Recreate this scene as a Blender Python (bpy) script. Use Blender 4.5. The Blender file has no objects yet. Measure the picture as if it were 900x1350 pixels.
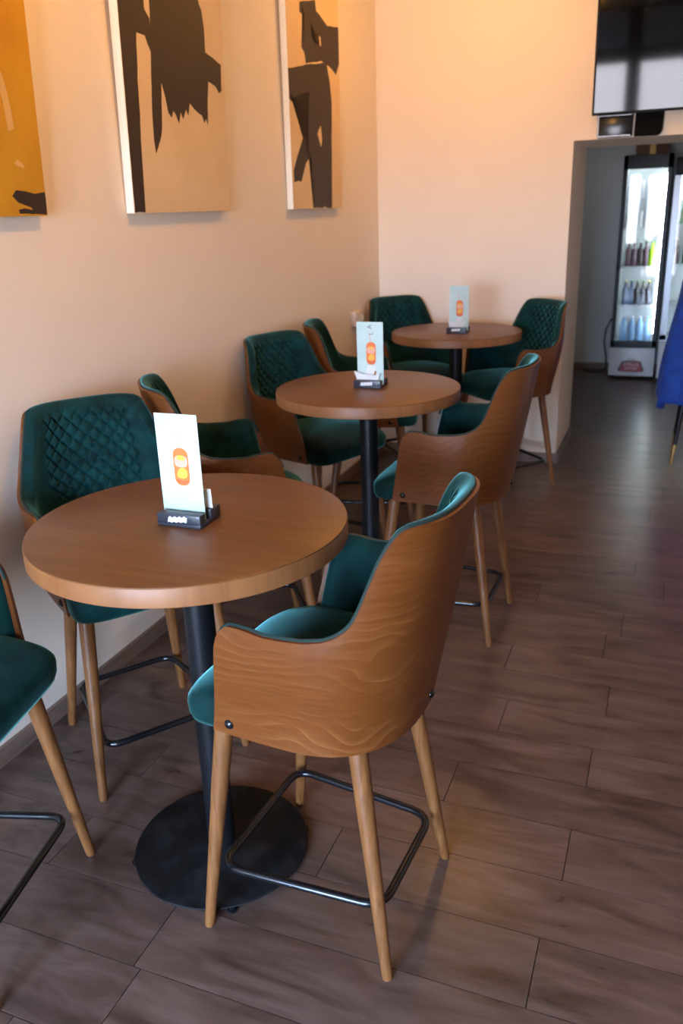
import bpy, bmesh, math, random
from mathutils import Vector, Matrix
random.seed(7)
SC = bpy.context.scene
COL = SC.collection
PI = math.pi

# ------------------------------------------------------------------ camera
cam = bpy.data.cameras.new('camera')
cam.sensor_fit = 'VERTICAL'; cam.sensor_height = 36.0; cam.lens = 29.018
cam.clip_start = 0.05; cam.clip_end = 200
cam_o = bpy.data.objects.new('camera', cam); COL.objects.link(cam_o)
RT = Vector((0.93138916, 0.36253063, -0.03295123)); UP = Vector((-0.09523605, 0.33003566, 0.93915204))
FW = Vector((-0.35134646, 0.87157788, -0.34191762))
m = Matrix(((RT.x, UP.x, -FW.x, 1.87375), (RT.y, UP.y, -FW.y, 0.0), (RT.z, UP.z, -FW.z, 1.63723), (0, 0, 0, 1)))
cam_o.matrix_world = m
cam.dof.use_dof = True; cam.dof.focus_distance = 1.95; cam.dof.aperture_fstop = 4.0
SC.camera = cam_o

# ------------------------------------------------------------------ world, light, exposure
SC.view_settings.view_transform = 'Standard'; SC.view_settings.look = 'None'
SC.view_settings.gamma = 1.0; SC.view_settings.use_curve_mapping = False
SC.view_settings.exposure = 0.58
W = bpy.data.worlds.new('sky'); SC.world = W; W.use_nodes = True
SKY = 54.0
def build_world():
    nt = W.node_tree; nt.nodes.clear()
    out = nt.nodes.new('ShaderNodeOutputWorld'); bg = nt.nodes.new('ShaderNodeBackground')
    tc = nt.nodes.new('ShaderNodeTexCoord'); sep = nt.nodes.new('ShaderNodeSeparateXYZ')
    mr = nt.nodes.new('ShaderNodeMapRange'); mr.inputs[1].default_value = -0.25; mr.inputs[2].default_value = 0.5
    cr = nt.nodes.new('ShaderNodeValToRGB')
    e = cr.color_ramp.elements
    e[0].position = 0.0; e[0].color = (0.20, 0.20, 0.22, 1)      # street and ground
    e[1].position = 1.0; e[1].color = (0.38, 0.60, 1.0, 1)
    e.new(0.30).color = (0.25, 0.25, 0.28, 1); e.new(0.38).color = (0.52, 0.70, 1.0, 1)
    nt.links.new(tc.outputs['Generated'], sep.inputs[0]); nt.links.new(sep.outputs['Z'], mr.inputs[0])
    nt.links.new(mr.outputs[0], cr.inputs[0]); nt.links.new(cr.outputs[0], bg.inputs[0])
    bg.inputs[1].default_value = SKY
    nt.links.new(bg.outputs[0], out.inputs[0])
build_world()

# shop front: panes (x0, x1, z0, z1) in the wall behind the camera; each gets a daylight portal
FRONT_Y = -1.7
PANES = [(0.15, 1.05, 0.15, 2.15), (1.15, 1.85, 0.15, 2.15), (0.15, 1.05, 2.25, 2.75), (1.15, 1.85, 2.25, 2.75)]
for (x0, x1, z0, z1) in PANES:
    ld = bpy.data.lights.new('daylight_portal', 'AREA'); ld.shape = 'RECTANGLE'
    ld.size = x1 - x0; ld.size_y = z1 - z0; ld.cycles.is_portal = True
    lo = bpy.data.objects.new('daylight_portal', ld); COL.objects.link(lo)
    lo.location = ((x0 + x1) / 2, FRONT_Y - 0.06, (z0 + z1) / 2)
    lo.rotation_euler = (PI / 2, 0, 0)

# ------------------------------------------------------------------ material helpers
def mat(name, rough=0.5, color=(0.8, 0.8, 0.8), metal=0.0, **kw):
    M = bpy.data.materials.new(name); M.use_nodes = True
    b = M.node_tree.nodes['Principled BSDF']
    b.inputs['Base Color'].default_value = (*color, 1); b.inputs['Roughness'].default_value = rough
    b.inputs['Metallic'].default_value = metal
    for k, v in kw.items():
        b.inputs[k.replace('_', ' ')].default_value = v
    return M
def nodes(M):
    nt = M.node_tree
    return nt, nt.nodes['Principled BSDF'], nt.nodes.new, nt.links.new
def srgb(r, g, b):
    f = lambda c: (c / 255 / 12.92) if c <= 10 else ((c / 255 + 0.055) / 1.055) ** 2.4
    return (f(r), f(g), f(b))
def coords(nt, scale=(1, 1, 1), rot=(0, 0, 0), rand=0.0, kind='Object'):
    tc = nt.nodes.new('ShaderNodeTexCoord'); mp = nt.nodes.new('ShaderNodeMapping')
    mp.inputs['Scale'].default_value = scale; mp.inputs['Rotation'].default_value = rot
    src = tc.outputs[kind]
    if rand:
        oi = nt.nodes.new('ShaderNodeObjectInfo'); mu = nt.nodes.new('ShaderNodeMath'); mu.operation = 'MULTIPLY'
        mu.inputs[1].default_value = rand; nt.links.new(oi.outputs['Random'], mu.inputs[0])
        ad = nt.nodes.new('ShaderNodeVectorMath'); ad.operation = 'ADD'
        nt.links.new(src, ad.inputs[0]); nt.links.new(mu.outputs[0], ad.inputs[1]); src = ad.outputs[0]
    nt.links.new(src, mp.inputs['Vector'])
    return mp.outputs['Vector']
def noise(nt, vec, scale, detail=4, rough=0.5, dist=0.0):
    n = nt.nodes.new('ShaderNodeTexNoise'); n.inputs['Scale'].default_value = scale
    n.inputs['Detail'].default_value = detail; n.inputs['Roughness'].default_value = rough
    n.inputs['Distortion'].default_value = dist
    nt.links.new(vec, n.inputs['Vector']); return n.outputs['Fac']
def ramp(nt, fac, stops):
    r = nt.nodes.new('ShaderNodeValToRGB'); e = r.color_ramp.elements
    e[0].position = stops[0][0]; e[0].color = (*stops[0][1], 1)
    e[1].position = stops[-1][0]; e[1].color = (*stops[-1][1], 1)
    for p, c in stops[1:-1]:
        e.new(p).color = (*c, 1)
    nt.links.new(fac, r.inputs[0]); return r.outputs[0]
def mixc(nt, fac, a, b, mode='MIX'):
    n = nt.nodes.new('ShaderNodeMix'); n.data_type = 'RGBA'; n.blend_type = mode
    for s, v in ((0, fac), (6, a), (7, b)):
        if isinstance(v, (int, float)): n.inputs[s].default_value = v
        elif isinstance(v, tuple): n.inputs[s].default_value = (*v, 1)
        else: nt.links.new(v, n.inputs[s])
    return n.outputs[2]
def bump(nt, b, h, strength=0.2, dist=0.002):
    n = nt.nodes.new('ShaderNodeBump'); n.inputs['Strength'].default_value = strength
    n.inputs['Distance'].default_value = dist
    nt.links.new(h, n.inputs['Height']); nt.links.new(n.outputs[0], b.inputs['Normal'])

# ------------------------------------------------------------------ materials
def m_wall(name, c, rough=0.85):
    M = mat(name, rough, c); nt, b, _, L = nodes(M)
    v = coords(nt)
    n1 = noise(nt, v, 2.2, 3); n2 = noise(nt, v, 90, 3)
    col = mixc(nt, n1, tuple(x * 0.96 for x in c), tuple(min(1, x * 1.03) for x in c))
    L(col, b.inputs['Base Color']); bump(nt, b, n2, 0.12, 0.0015)
    return M
M_WALL = m_wall('cream_wall_paint', srgb(240, 224, 204))
M_GREY = m_wall('grey_wall_paint', srgb(206, 206, 206))
M_CEIL = m_wall('white_ceiling_paint', srgb(225, 222, 216))
def m_floor():
    M = mat('laminate_plank', 0.38, (0.5, 0.5, 0.5), 0.0, Specular_IOR_Level=0.4); nt, b, _, L = nodes(M)
    v = coords(nt, (1.4, 5.5, 1), rand=37.0)
    g = noise(nt, v, 3.0, 7, 0.55, 0.8)
    v2 = coords(nt, (1.6, 5.0, 1), rand=53.0)
    k = noise(nt, v2, 1.7, 3, 0.55, 1.2)
    v3 = coords(nt, (3, 60, 1), rand=11.0)
    fine = noise(nt, v3, 4.0, 3, 0.6)
    c1 = ramp(nt, g, [(0.28, srgb(76, 58, 51)), (0.5, srgb(100, 79, 70)), (0.72, srgb(115, 95, 86))])
    c2 = ramp(nt, k, [(0.28, (0.62, 0.57, 0.54)), (0.50, (1, 1, 1)), (1.0, (1.05, 1.03, 1.0))])
    col = mixc(nt, 1.0, c1, c2, 'MULTIPLY')
    f = ramp(nt, fine, [(0.35, (0.85, 0.84, 0.83)), (0.6, (1, 1, 1))])
    col = mixc(nt, 0.6, col, f, 'MULTIPLY')
    oi = nt.nodes.new('ShaderNodeObjectInfo')
    tone = ramp(nt, oi.outputs['Random'], [(0, (0.86, 0.85, 0.84)), (0.5, (0.97, 0.97, 0.97)), (1, (1.06, 1.03, 1.02))])
    col = mixc(nt, 1.0, col, tone, 'MULTIPLY')
    L(col, b.inputs['Base Color'])
    mr = nt.nodes.new('ShaderNodeMapRange'); mr.inputs[3].default_value = 0.24; mr.inputs[4].default_value = 0.36
    L(g, mr.inputs[0]); L(mr.outputs[0], b.inputs['Roughness'])
    bump(nt, b, fine, 0.10, 0.001)
    return M
M_FLOOR = m_floor()
M_SUB = mat('dark_floor_joint', 0.9, srgb(38, 30, 27))
def m_base():
    M = mat('wood_baseboard', 0.5); nt, b, _, L = nodes(M)
    g = noise(nt, coords(nt, (1, 1, 14)), 6, 5, 0.6, 0.6)
    L(ramp(nt, g, [(0.3, srgb(100, 80, 68)), (0.7, srgb(142, 120, 104))]), b.inputs['Base Color'])
    return M
M_BASE = m_base()
def m_ply():
    M = mat('stained_plywood', 0.36, (0.5, 0.5, 0.5), 0.0, Specular_IOR_Level=0.35); nt, b, N, L = nodes(M)
    v = coords(nt, (1.0, 1.0, 1.5), rand=9.0)
    warp = noise(nt, v, 3.2, 2, 0.45, 0.3)
    sep = N('ShaderNodeSeparateXYZ'); L(coords(nt), sep.inputs[0])
    a = N('ShaderNodeMath'); a.operation = 'MULTIPLY'; a.inputs[1].default_value = 38.0; L(sep.outputs['Z'], a.inputs[0])
    w = N('ShaderNodeMath'); w.operation = 'MULTIPLY'; w.inputs[1].default_value = 8.0; L(warp, w.inputs[0])
    s = N('ShaderNodeMath'); s.operation = 'ADD'; L(a.outputs[0], s.inputs[0]); L(w.outputs[0], s.inputs[1])
    fr = N('ShaderNodeMath'); fr.operation = 'FRACT'; L(s.outputs[0], fr.inputs[0])
    line = ramp(nt, fr.outputs[0], [(0.0, (1, 1, 1)), (0.10, (0.55, 0.55, 0.55)), (0.45, (0.12, 0.12, 0.12)), (0.93, (0.0, 0, 0)), (1.0, (0.9, 0.9, 0.9))])
    streak = noise(nt, coords(nt, (5, 5, 70), rand=5.0), 2.0, 4, 0.6, 0.4)
    base = ramp(nt, streak, [(0.3, srgb(84, 45, 16)), (0.55, srgb(105, 59, 24)), (0.75, srgb(118, 70, 32))])
    big = noise(nt, coords(nt, rand=3.0), 5.0, 2)
    base = mixc(nt, big, base, srgb(102, 54, 18))
    msk = N('ShaderNodeMath'); msk.operation = 'MULTIPLY'; L(line, msk.inputs[0])
    p = noise(nt, coords(nt, (1, 1, 2.5), rand=21.0), 4.5, 2)
    pm = N('ShaderNodeMapRange'); pm.inputs[1].default_value = 0.38; pm.inputs[2].default_value = 0.68; pm.inputs[4].default_value = 0.36
    L(p, pm.inputs[0]); L(pm.outputs[0], msk.inputs[1])
    col = mixc(nt, msk.outputs[0], base, srgb(156, 106, 60))
    L(col, b.inputs['Base Color'])
    bump(nt, b, streak, 0.05, 0.001)
    return M
M_PLY = m_ply()
def m_leg():
    M = mat('oiled_beech', 0.4); nt, b, _, L = nodes(M)
    g = noise(nt, coords(nt, (40, 40, 3), rand=9), 2.0, 4, 0.55, 0.3)
    L(ramp(nt, g, [(0.3, srgb(98, 59, 28)), (0.7, srgb(134, 87, 47))]), b.inputs['Base Color'])
    return M
M_LEG = m_leg()
def m_velvet():
    M = mat('green_velvet', 0.75); nt, b, _, L = nodes(M)
    nap = noise(nt, coords(nt, rand=13.0), 9.0, 3, 0.55, 1.0)
    fine = noise(nt, coords(nt), 420, 2)
    L(ramp(nt, nap, [(0.35, srgb(1, 31, 31)), (0.62, srgb(6, 52, 50))]), b.inputs['Base Color'])
    b.inputs['Sheen Weight'].default_value = 0.7; b.inputs['Sheen Roughness'].default_value = 0.32
    b.inputs['Sheen Tint'].default_value = (0.30, 0.90, 0.88, 1)
    b.inputs['Specular IOR Level'].default_value = 0.15
    bump(nt, b, fine, 0.15, 0.0008)
    return M
M_VELVET = m_velvet()
M_PIPE = mat('dark_green_piping', 0.7, srgb(8, 42, 38))
M_BLACK = mat('black_powder_coat', 0.4, srgb(14, 15, 18), 0.0, Specular_IOR_Level=0.3)
M_BLACKG = mat('black_gloss_steel', 0.22, srgb(18, 19, 22))
def m_basep():
    M = mat('worn_black_base', 0.6, (0, 0, 0), 0.0, Specular_IOR_Level=0.2); nt, b, _, L = nodes(M)
    n = noise(nt, coords(nt), 14, 5, 0.6)
    L(ramp(nt, n, [(0.45, srgb(9, 10, 12)), (0.72, srgb(32, 33, 36))]), b.inputs['Base Color'])
    return M
M_TBASE = m_basep()
def m_top(name, c0, c1, rough):
    M = mat(name, rough, (0.5, 0.5, 0.5), 0.0, Specular_IOR_Level=0.32); nt, b, _, L = nodes(M)
    g = noise(nt, coords(nt, (1.0, 12, 1), rand=7), 3.0, 7, 0.6, 0.5)
    L(ramp(nt, g, [(0.3, c0), (0.72, c1)]), b.inputs['Base Color'])
    return M
M_TOP = m_top('walnut_tabletop', srgb(92, 56, 30), srgb(112, 72, 40), 0.36)
M_EDGE = m_top('tabletop_edge_band', srgb(122, 77, 44), srgb(144, 96, 57), 0.42)
M_WHITE = mat('white_card', 0.6, srgb(214, 216, 214))
def m_card():
    M = mat('mint_card', 0.45); nt, b, _, L = nodes(M)
    n = noise(nt, coords(nt), 12, 2)
    L(ramp(nt, n, [(0.3, srgb(178, 204, 196)), (0.7, srgb(192, 214, 208))]), b.inputs['Base Color'])
    return M
M_CARD = m_card()
M_ORANGE = mat('print_orange', 0.5, srgb(226, 112, 44)); M_DORANGE = mat('print_red_orange', 0.5, srgb(214, 92, 44))
M_PYEL = mat('print_yellow', 0.5, srgb(232, 172, 60)); M_PPINK = mat('print_pink', 0.5, srgb(230, 164, 138))
M_PBROWN = mat('print_brown', 0.5, srgb(150, 104, 66)); M_PGREY = mat('print_grey', 0.5, srgb(96, 100, 104))
M_HOLD = mat('dark_plastic', 0.35, srgb(50, 52, 60))
def m_canvas(name, c0, c1):
    M = mat(name, 0.8); nt, b, _, L = nodes(M)
    n = noise(nt, coords(nt), 4, 4); w = noise(nt, coords(nt), 300, 2)
    L(ramp(nt, n, [(0.3, c0), (0.7, c1)]), b.inputs['Base Color']); bump(nt, b, w, 0.2, 0.001)
    return M
M_CANVAS = m_canvas('beige_canvas', srgb(222, 188, 142), srgb(230, 200, 156))
M_CEDGE = m_canvas('white_canvas_edge', srgb(236, 226, 206), srgb(244, 236, 220))
M_YCANVAS = m_canvas('yellow_canvas', srgb(190, 132, 8), srgb(208, 154, 26))
M_PAINT = mat('black_brown_paint', 0.6, srgb(48, 32, 20)); M_PALE = mat('pale_ochre_paint', 0.7, srgb(214, 168, 96))
M_TVS = mat('black_tv_glass', 0.05, srgb(5, 5, 6), 0.0, Specular_IOR_Level=0.4); M_TVB = mat('black_tv_frame', 0.5, srgb(8, 8, 9), 0.0, Specular_IOR_Level=0.15); M_MATT = mat('matt_black_plastic', 0.8, srgb(12, 11, 11), 0.0, Specular_IOR_Level=0.1)
M_ALU = mat('brushed_aluminium', 0.35, srgb(150, 150, 152), 0.8)
M_FWHITE = mat('white_enamel', 0.35, srgb(214, 214, 216))
M_FIN = mat('fridge_liner', 0.4, srgb(232, 238, 238))
M_RED = mat('badge_red', 0.4, srgb(150, 26, 34)); M_DRED = mat('badge_dark', 0.4, srgb(74, 40, 44))
M_SILV = mat('badge_silver', 0.4, srgb(196, 192, 190))
M_LED = mat('led_strip', 0.5, (1, 1, 1)); M_LED.node_tree.nodes['Principled BSDF'].inputs['Emission Color'].default_value = (0.86, 0.97, 1.0, 1)
M_LED.node_tree.nodes['Principled BSDF'].inputs['Emission Strength'].default_value = 26.0
M_LEDP = mat('fill_panel_diffuser', 0.5, (1, 1, 1)); M_LEDP.node_tree.nodes['Principled BSDF'].inputs['Emission Color'].default_value = (0.93, 0.97, 1.0, 1)
M_LEDP.node_tree.nodes['Principled BSDF'].inputs['Emission Strength'].default_value = 5.0
M_BULB = mat('warm_bulb', 0.5, (1, 0.8, 0.5)); M_BULB.node_tree.nodes['Principled BSDF'].inputs['Emission Color'].default_value = (1, 0.56, 0.17, 1)
M_BULB.node_tree.nodes['Principled BSDF'].inputs['Emission Strength'].default_value = 12.0
M_BLUE = None
def m_blue():
    M = mat('royal_blue_cloth', 0.75); nt, b, _, L = nodes(M)
    n = noise(nt, coords(nt), 14, 3)
    L(ramp(nt, n, [(0.3, srgb(0, 44, 126)), (0.7, srgb(1, 66, 162))]), b.inputs['Base Color'])
    b.inputs['Sheen Weight'].default_value = 0.1
    return M
M_BLUE = m_blue()
M_BRASS = mat('brass_tip', 0.3, srgb(206, 168, 104), 0.9)
M_FRAME = mat('dark_window_frame', 0.45, srgb(42, 44, 48))
M_IVORY = mat('ivory_plastic', 0.4, srgb(226, 204, 180))
def m_pane():
    M = bpy.data.materials.new('clear_glass'); M.use_nodes = True; nt = M.node_tree; nt.nodes.clear()
    o = nt.nodes.new('ShaderNodeOutputMaterial'); mx = nt.nodes.new('ShaderNodeMixShader')
    t = nt.nodes.new('ShaderNodeBsdfTransparent'); g = nt.nodes.new('ShaderNodeBsdfGlossy'); g.inputs['Roughness'].default_value = 0.03
    fr = nt.nodes.new('ShaderNodeFresnel'); fr.inputs['IOR'].default_value = 1.5
    nt.links.new(fr.outputs[0], mx.inputs[0]); nt.links.new(t.outputs[0], mx.inputs[1]); nt.links.new(g.outputs[0], mx.inputs[2])
    nt.links.new(mx.outputs[0], o.inputs[0]); return M
M_GLASS = m_pane()
def m_bottle(name, c, rough=0.15):
    return mat(name, rough, c, 0.0, Transmission_Weight=0.0, Coat_Weight=0.6)
M_BDARK = m_bottle('dark_bottle_glass', srgb(34, 26, 30)); M_BGREEN = m_bottle('green_bottle_glass', srgb(40, 120, 40))
M_BLIME = m_bottle('lime_bottle', srgb(150, 214, 20)); M_BBLUE = m_bottle('pale_blue_bottle', srgb(120, 170, 214))
M_BPURP = m_bottle('plum_can', srgb(96, 70, 84)); M_BNAVY = m_bottle('navy_can', srgb(52, 74, 108))
M_CAPY = mat('yellow_cap', 0.4, srgb(220, 200, 120)); M_CAPG = mat('green_cap', 0.4, srgb(60, 130, 70)); M_CAPW = mat('white_cap', 0.4, srgb(224, 228, 230))
M_REFL = mat('white_reflection', 0.45, srgb(232, 236, 238))
M_CARTON = mat('brown_carton', 0.8, srgb(96, 62, 50))
M_CABLE = mat('black_cable', 0.5, srgb(18, 18, 18)); M_CABLEG = mat('grey_cable', 0.5, srgb(130, 130, 130))

# ------------------------------------------------------------------ mesh helpers
def mesh_from(name, V, F, material, smooth=False):
    me = bpy.data.meshes.new(name); me.from_pydata([tuple(v) for v in V], [], F); me.update()
    me.materials.append(material)
    bm = bmesh.new(); bm.from_mesh(me); bmesh.ops.recalc_face_normals(bm, faces=bm.faces); bm.to_mesh(me); bm.free()
    if smooth:
        for p in me.polygons: p.use_smooth = True
    return me
def ob(name, me, parent=None, loc=(0, 0, 0), rot=(0, 0, 0)):
    o = bpy.data.objects.new(name, me); COL.objects.link(o)
    o.location = loc; o.rotation_euler = rot
    if parent: o.parent = parent
    return o
def tag(o, label=None, cat=None, group=None, kind=None):
    if label: o['label'] = label
    if cat: o['category'] = cat
    if group: o['group'] = group
    if kind: o['kind'] = kind
    return o
def empty(name, loc, rz=0.0, label=None, cat=None, group=None):
    o = bpy.data.objects.new(name, None); COL.objects.link(o); o.location = loc; o.rotation_euler = (0, 0, rz)
    o.empty_display_size = 0.1
    return tag(o, label, cat, group)
def struct(o):
    o['kind'] = 'structure'; return o
def bm_mesh(name, bm, material, smooth=False, angle=None):
    bmesh.ops.recalc_face_normals(bm, faces=bm.faces)
    me = bpy.data.meshes.new(name); bm.to_mesh(me); bm.free(); me.materials.append(material)
    if smooth:
        for p in me.polygons: p.use_smooth = True
        if angle is not None:
            me.set_sharp_from_angle(angle=angle)
    return me
def box_into(bm, x0, x1, y0, y1, z0, z1, bevel=0.0, seg=2):
    vs = [bm.verts.new((x, y, z)) for z in (z0, z1) for y in (y0, y1) for x in (x0, x1)]
    fs = [bm.faces.new([vs[i] for i in f]) for f in ((0, 1, 3, 2), (4, 6, 7, 5), (0, 4, 5, 1), (2, 3, 7, 6), (0, 2, 6, 4), (1, 5, 7, 3))]
    if bevel:
        es = list({e for f in fs for e in f.edges})
        bmesh.ops.bevel(bm, geom=es, offset=bevel, segments=seg, affect='EDGES', profile=0.5)
def box(name, x0, x1, y0, y1, z0, z1, material, bevel=0.0, seg=2):
    bm = bmesh.new(); box_into(bm, x0, x1, y0, y1, z0, z1, bevel, seg)
    return bm_mesh(name, bm, material, bool(bevel), math.radians(40))
def boxes(name, lst, material, bevel=0.0):
    bm = bmesh.new()
    for b in lst: box_into(bm, *b, bevel=bevel)
    return bm_mesh(name, bm, material)
def lathe(name, prof, material, n=32, smooth=True, angle=35, axis='Z'):
    V = []; F = []
    rings = []
    for (r, z) in prof:
        if r < 1e-6:
            rings.append([len(V)]); V.append((0, 0, z))
        else:
            rings.append(list(range(len(V), len(V) + n)))
            V += [(r * math.cos(2 * PI * i / n), r * math.sin(2 * PI * i / n), z) for i in range(n)]
    for a, b in zip(rings, rings[1:]):
        if len(a) == 1 and len(b) == 1: continue
        for i in range(n):
            j = (i + 1) % n
            if len(a) == 1: F.append((a[0], b[i], b[j]))
            elif len(b) == 1: F.append((a[i], a[j], b[0]))
            else: F.append((a[i], a[j], b[j], b[i]))
    if len(rings[0]) > 1: F.append(tuple(rings[0]))
    if len(rings[-1]) > 1: F.append(tuple(rings[-1]))
    me = mesh_from(name, V, F, material, smooth)
    if smooth: me.set_sharp_from_angle(angle=math.radians(angle))
    return me
def tube(name, pts, r, material, n=10, closed=False, radii=None):
    pts = [Vector(p) for p in pts]; N = len(pts); V = []; F = []
    prev = None
    for i, p in enumerate(pts):
        if closed: t = pts[(i + 1) % N] - pts[i - 1]
        else: t = pts[min(i + 1, N - 1)] - pts[max(i - 1, 0)]
        t.normalize()
        if prev is None:
            a = Vector((0, 0, 1)) if abs(t.z) < 0.9 else Vector((1, 0, 0))
            nrm = (a - t * a.dot(t)).normalized()
        else:
            nrm = (prev - t * prev.dot(t)).normalized()
        prev = nrm; bn = t.cross(nrm)
        rr = radii[i] if radii else r
        for k in range(n):
            a = 2 * PI * k / n
            V.append(p + (nrm * math.cos(a) + bn * math.sin(a)) * rr)
    M = N if closed else N - 1
    for i in range(M):
        for k in range(n):
            a = i * n + k; b = i * n + (k + 1) % n; c = ((i + 1) % N) * n + (k + 1) % n; d = ((i + 1) % N) * n + k
            F.append((a, b, c, d))
    if not closed:
        F.append(tuple(range(n))); F.append(tuple(range((N - 1) * n, N * n)))
    me = mesh_from(name, V, F, material, True); me.set_sharp_from_angle(angle=math.radians(50)); return me
def prism(name, poly, d0, d1, material, axes='xz'):
    """flat polygon extruded from d0 to d1 along the third axis"""
    bm = bmesh.new()
    def P(a, b, d):
        return {'xz': (a, d, b), 'yz': (d, a, b), 'xy': (a, b, d)}[axes]
    v0 = [bm.verts.new(P(a, b, d0)) for a, b in poly]; v1 = [bm.verts.new(P(a, b, d1)) for a, b in poly]
    f0 = bm.faces.new(v0); f1 = bm.faces.new(v1)
    n = len(poly)
    for i in range(n): bm.faces.new((v0[i], v0[(i + 1) % n], v1[(i + 1) % n], v1[i]))
    bmesh.ops.triangulate(bm, faces=[f0, f1])
    return bm_mesh(name, bm, material)
def smooth_poly(poly, it=2):
    for _ in range(it):
        out = []
        for i in range(len(poly)):
            a, b = poly[i], poly[(i + 1) % len(poly)]
            out.append((a[0] * .75 + b[0] * .25, a[1] * .75 + b[1] * .25)); out.append((a[0] * .25 + b[0] * .75, a[1] * .25 + b[1] * .75))
        poly = out
    return poly
def text_obj(name, body, size, material, parent, loc, rot, extrude=0.0002):
    c = bpy.data.curves.new(name, 'FONT'); c.body = body; c.size = size; c.extrude = extrude
    c.align_x = 'CENTER'; c.align_y = 'CENTER'
    t = bpy.data.objects.new(name + '_curve', c); COL.objects.link(t)
    dg = bpy.context.evaluated_depsgraph_get(); me = bpy.data.meshes.new_from_object(t.evaluated_get(dg))
    bpy.data.objects.remove(t); bpy.data.curves.remove(c)
    me.name = name; me.materials.clear(); me.materials.append(material)
    return ob(name, me, parent, loc, rot)
def copy_tree(o, parent=None):
    c = o.copy(); COL.objects.link(c); c.parent = parent
    for ch in list(o.children): copy_tree(ch, c)
    return c

# ------------------------------------------------------------------ the room
X1, FARY, RETY, CEILZ = 4.4, 5.48, 6.25, 3.0
DX0, DX1, DZ = 1.228, 2.75, 1.985           # opening to the back room
floor = struct(ob('floor', box('floor', -0.1, X1 + 0.1, FRONT_Y - 0.1, 9.1, -0.05, -0.004, M_SUB)))
PW, PL, GAP = 0.1976, 1.285, 0.0012
joint = {-1: 0.846, 0: 1.719, 2: 1.746, 3: 1.381, 4: 1.766, 6: 1.79, 7: 1.407, 9: 1.80, 10: 1.43, 12: 1.82}
pb = bmesh.new(); box_into(pb, 0, 1, 0, PW - 2 * GAP, -0.012, 0.0)
plank_me = bm_mesh('plank', pb, M_FLOOR)
r0 = int((FRONT_Y - 1.35) // PW); r1 = int((9.0 - 1.35) // PW)
rp = random.Random(3)
for r in range(r0, r1 + 1):
    y = 1.35 + r * PW
    j = joint.get(r, rp.uniform(0.1, 1.3)) % PL - PL
    x = j
    xmax = 3.2 if y > 4.5 else X1
    while x < xmax:
        a = max(x, 0.0) + GAP; b = min(x + PL, xmax) - GAP
        if b - a > 0.02:
            o = ob('plank', plank_me, floor, (a, y + GAP, 0)); o.scale = (b - a, 1, 1)
        x += PL
struct(ob('ceiling', box('ceiling', -0.1, X1 + 0.1, FRONT_Y - 0.1, FARY + 0.02, CEILZ, CEILZ + 0.1, M_CEIL)))
struct(ob('wall_left', box('wall_left', -0.12, 0.0, FRONT_Y - 0.1, FARY + 0.05, -0.02, CEILZ, M_WALL)))
struct(ob('wall_right', box('wall_right', X1, X1 + 0.12, FRONT_Y - 0.1, 9.1, -0.02, CEILZ, M_WALL)))
struct(ob('wall_far', boxes('wall_far', [(0, DX0, FARY, RETY, -0.02, CEILZ), (DX0, DX1, FARY, RETY, DZ, CEILZ), (DX1, X1, FARY, RETY, -0.02, CEILZ)], M_WALL)))
struct(ob('wall_back', boxes('wall_back', [(0.1, X1, 9.0, 9.1, -0.02, 2.5), (0.0, 0.1, RETY, 9.1, -0.02, 2.5)], M_GREY)))
struct(ob('ceiling_back', box('ceiling_back', 0.0, X1, RETY, 9.1, 2.5, 2.6, M_CEIL)))
struct(ob('baseboard_left', box('baseboard_left', 0.0, 0.014, FRONT_Y, FARY, 0.0, 0.066, M_BASE, 0.003)))
bbf = boxes('baseboard_far', [(0.014, DX0 + 0.012, FARY - 0.012, FARY, 0, 0.066), (DX0, DX0 + 0.012, FARY, RETY, 0, 0.066)], M_BASE)
struct(ob('baseboard_far', bbf))
struct(ob('baseboard_back', box('baseboard_back', 0.1, X1, 8.986, 9.0, 0, 0.07, M_BASE, 0.003)))
# shop front behind the camera
fr = []
fr += [(-0.1, X1, FRONT_Y - 0.1, FRONT_Y, 2.75, CEILZ), (-0.1, 0.15, FRONT_Y - 0.1, FRONT_Y, -0.02, 2.75), (1.85, X1, FRONT_Y - 0.1, FRONT_Y, -0.02, 2.75)]
fr += [(0.15, 1.85, FRONT_Y - 0.1, FRONT_Y, -0.02, 0.15)]
struct(ob('wall_front', boxes('wall_front', fr, M_WALL)))
mull = [(1.05, 1.15, FRONT_Y - 0.09, FRONT_Y - 0.01, 0.15, 2.75), (0.15, 1.85, FRONT_Y - 0.08, FRONT_Y - 0.02, 2.15, 2.25)]
struct(ob('trim_1', boxes('trim_1', mull, M_FRAME)))
for i, (x0, x1, z0, z1) in enumerate(PANES):
    w = struct(ob('window_%d' % (i + 1), boxes('window_frame', [(x0, x0 + .04, FRONT_Y - .07, FRONT_Y - .03, z0, z1), (x1 - .04, x1, FRONT_Y - .07, FRONT_Y - .03, z0, z1),
        (x0, x1, FRONT_Y - .07, FRONT_Y - .03, z0, z0 + .04), (x0, x1, FRONT_Y - .07, FRONT_Y - .03, z1 - .04, z1)], M_FRAME)))
    ob('pane', box('pane', x0 + .03, x1 - .03, FRONT_Y - .053, FRONT_Y - .047, z0 + .03, z1 - .03, M_GLASS), w)

struct(ob('added_canopy', boxes('added_canopy', [(-0.3, X1 + 0.3, FRONT_Y - 1.5, FRONT_Y - 0.1, 2.80, 2.86), (-0.3, X1 + 0.3, FRONT_Y - 1.5, FRONT_Y - 1.45, 2.20, 2.80)], M_FRAME)))   # unseen canopy, added to dim the upper panes
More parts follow.
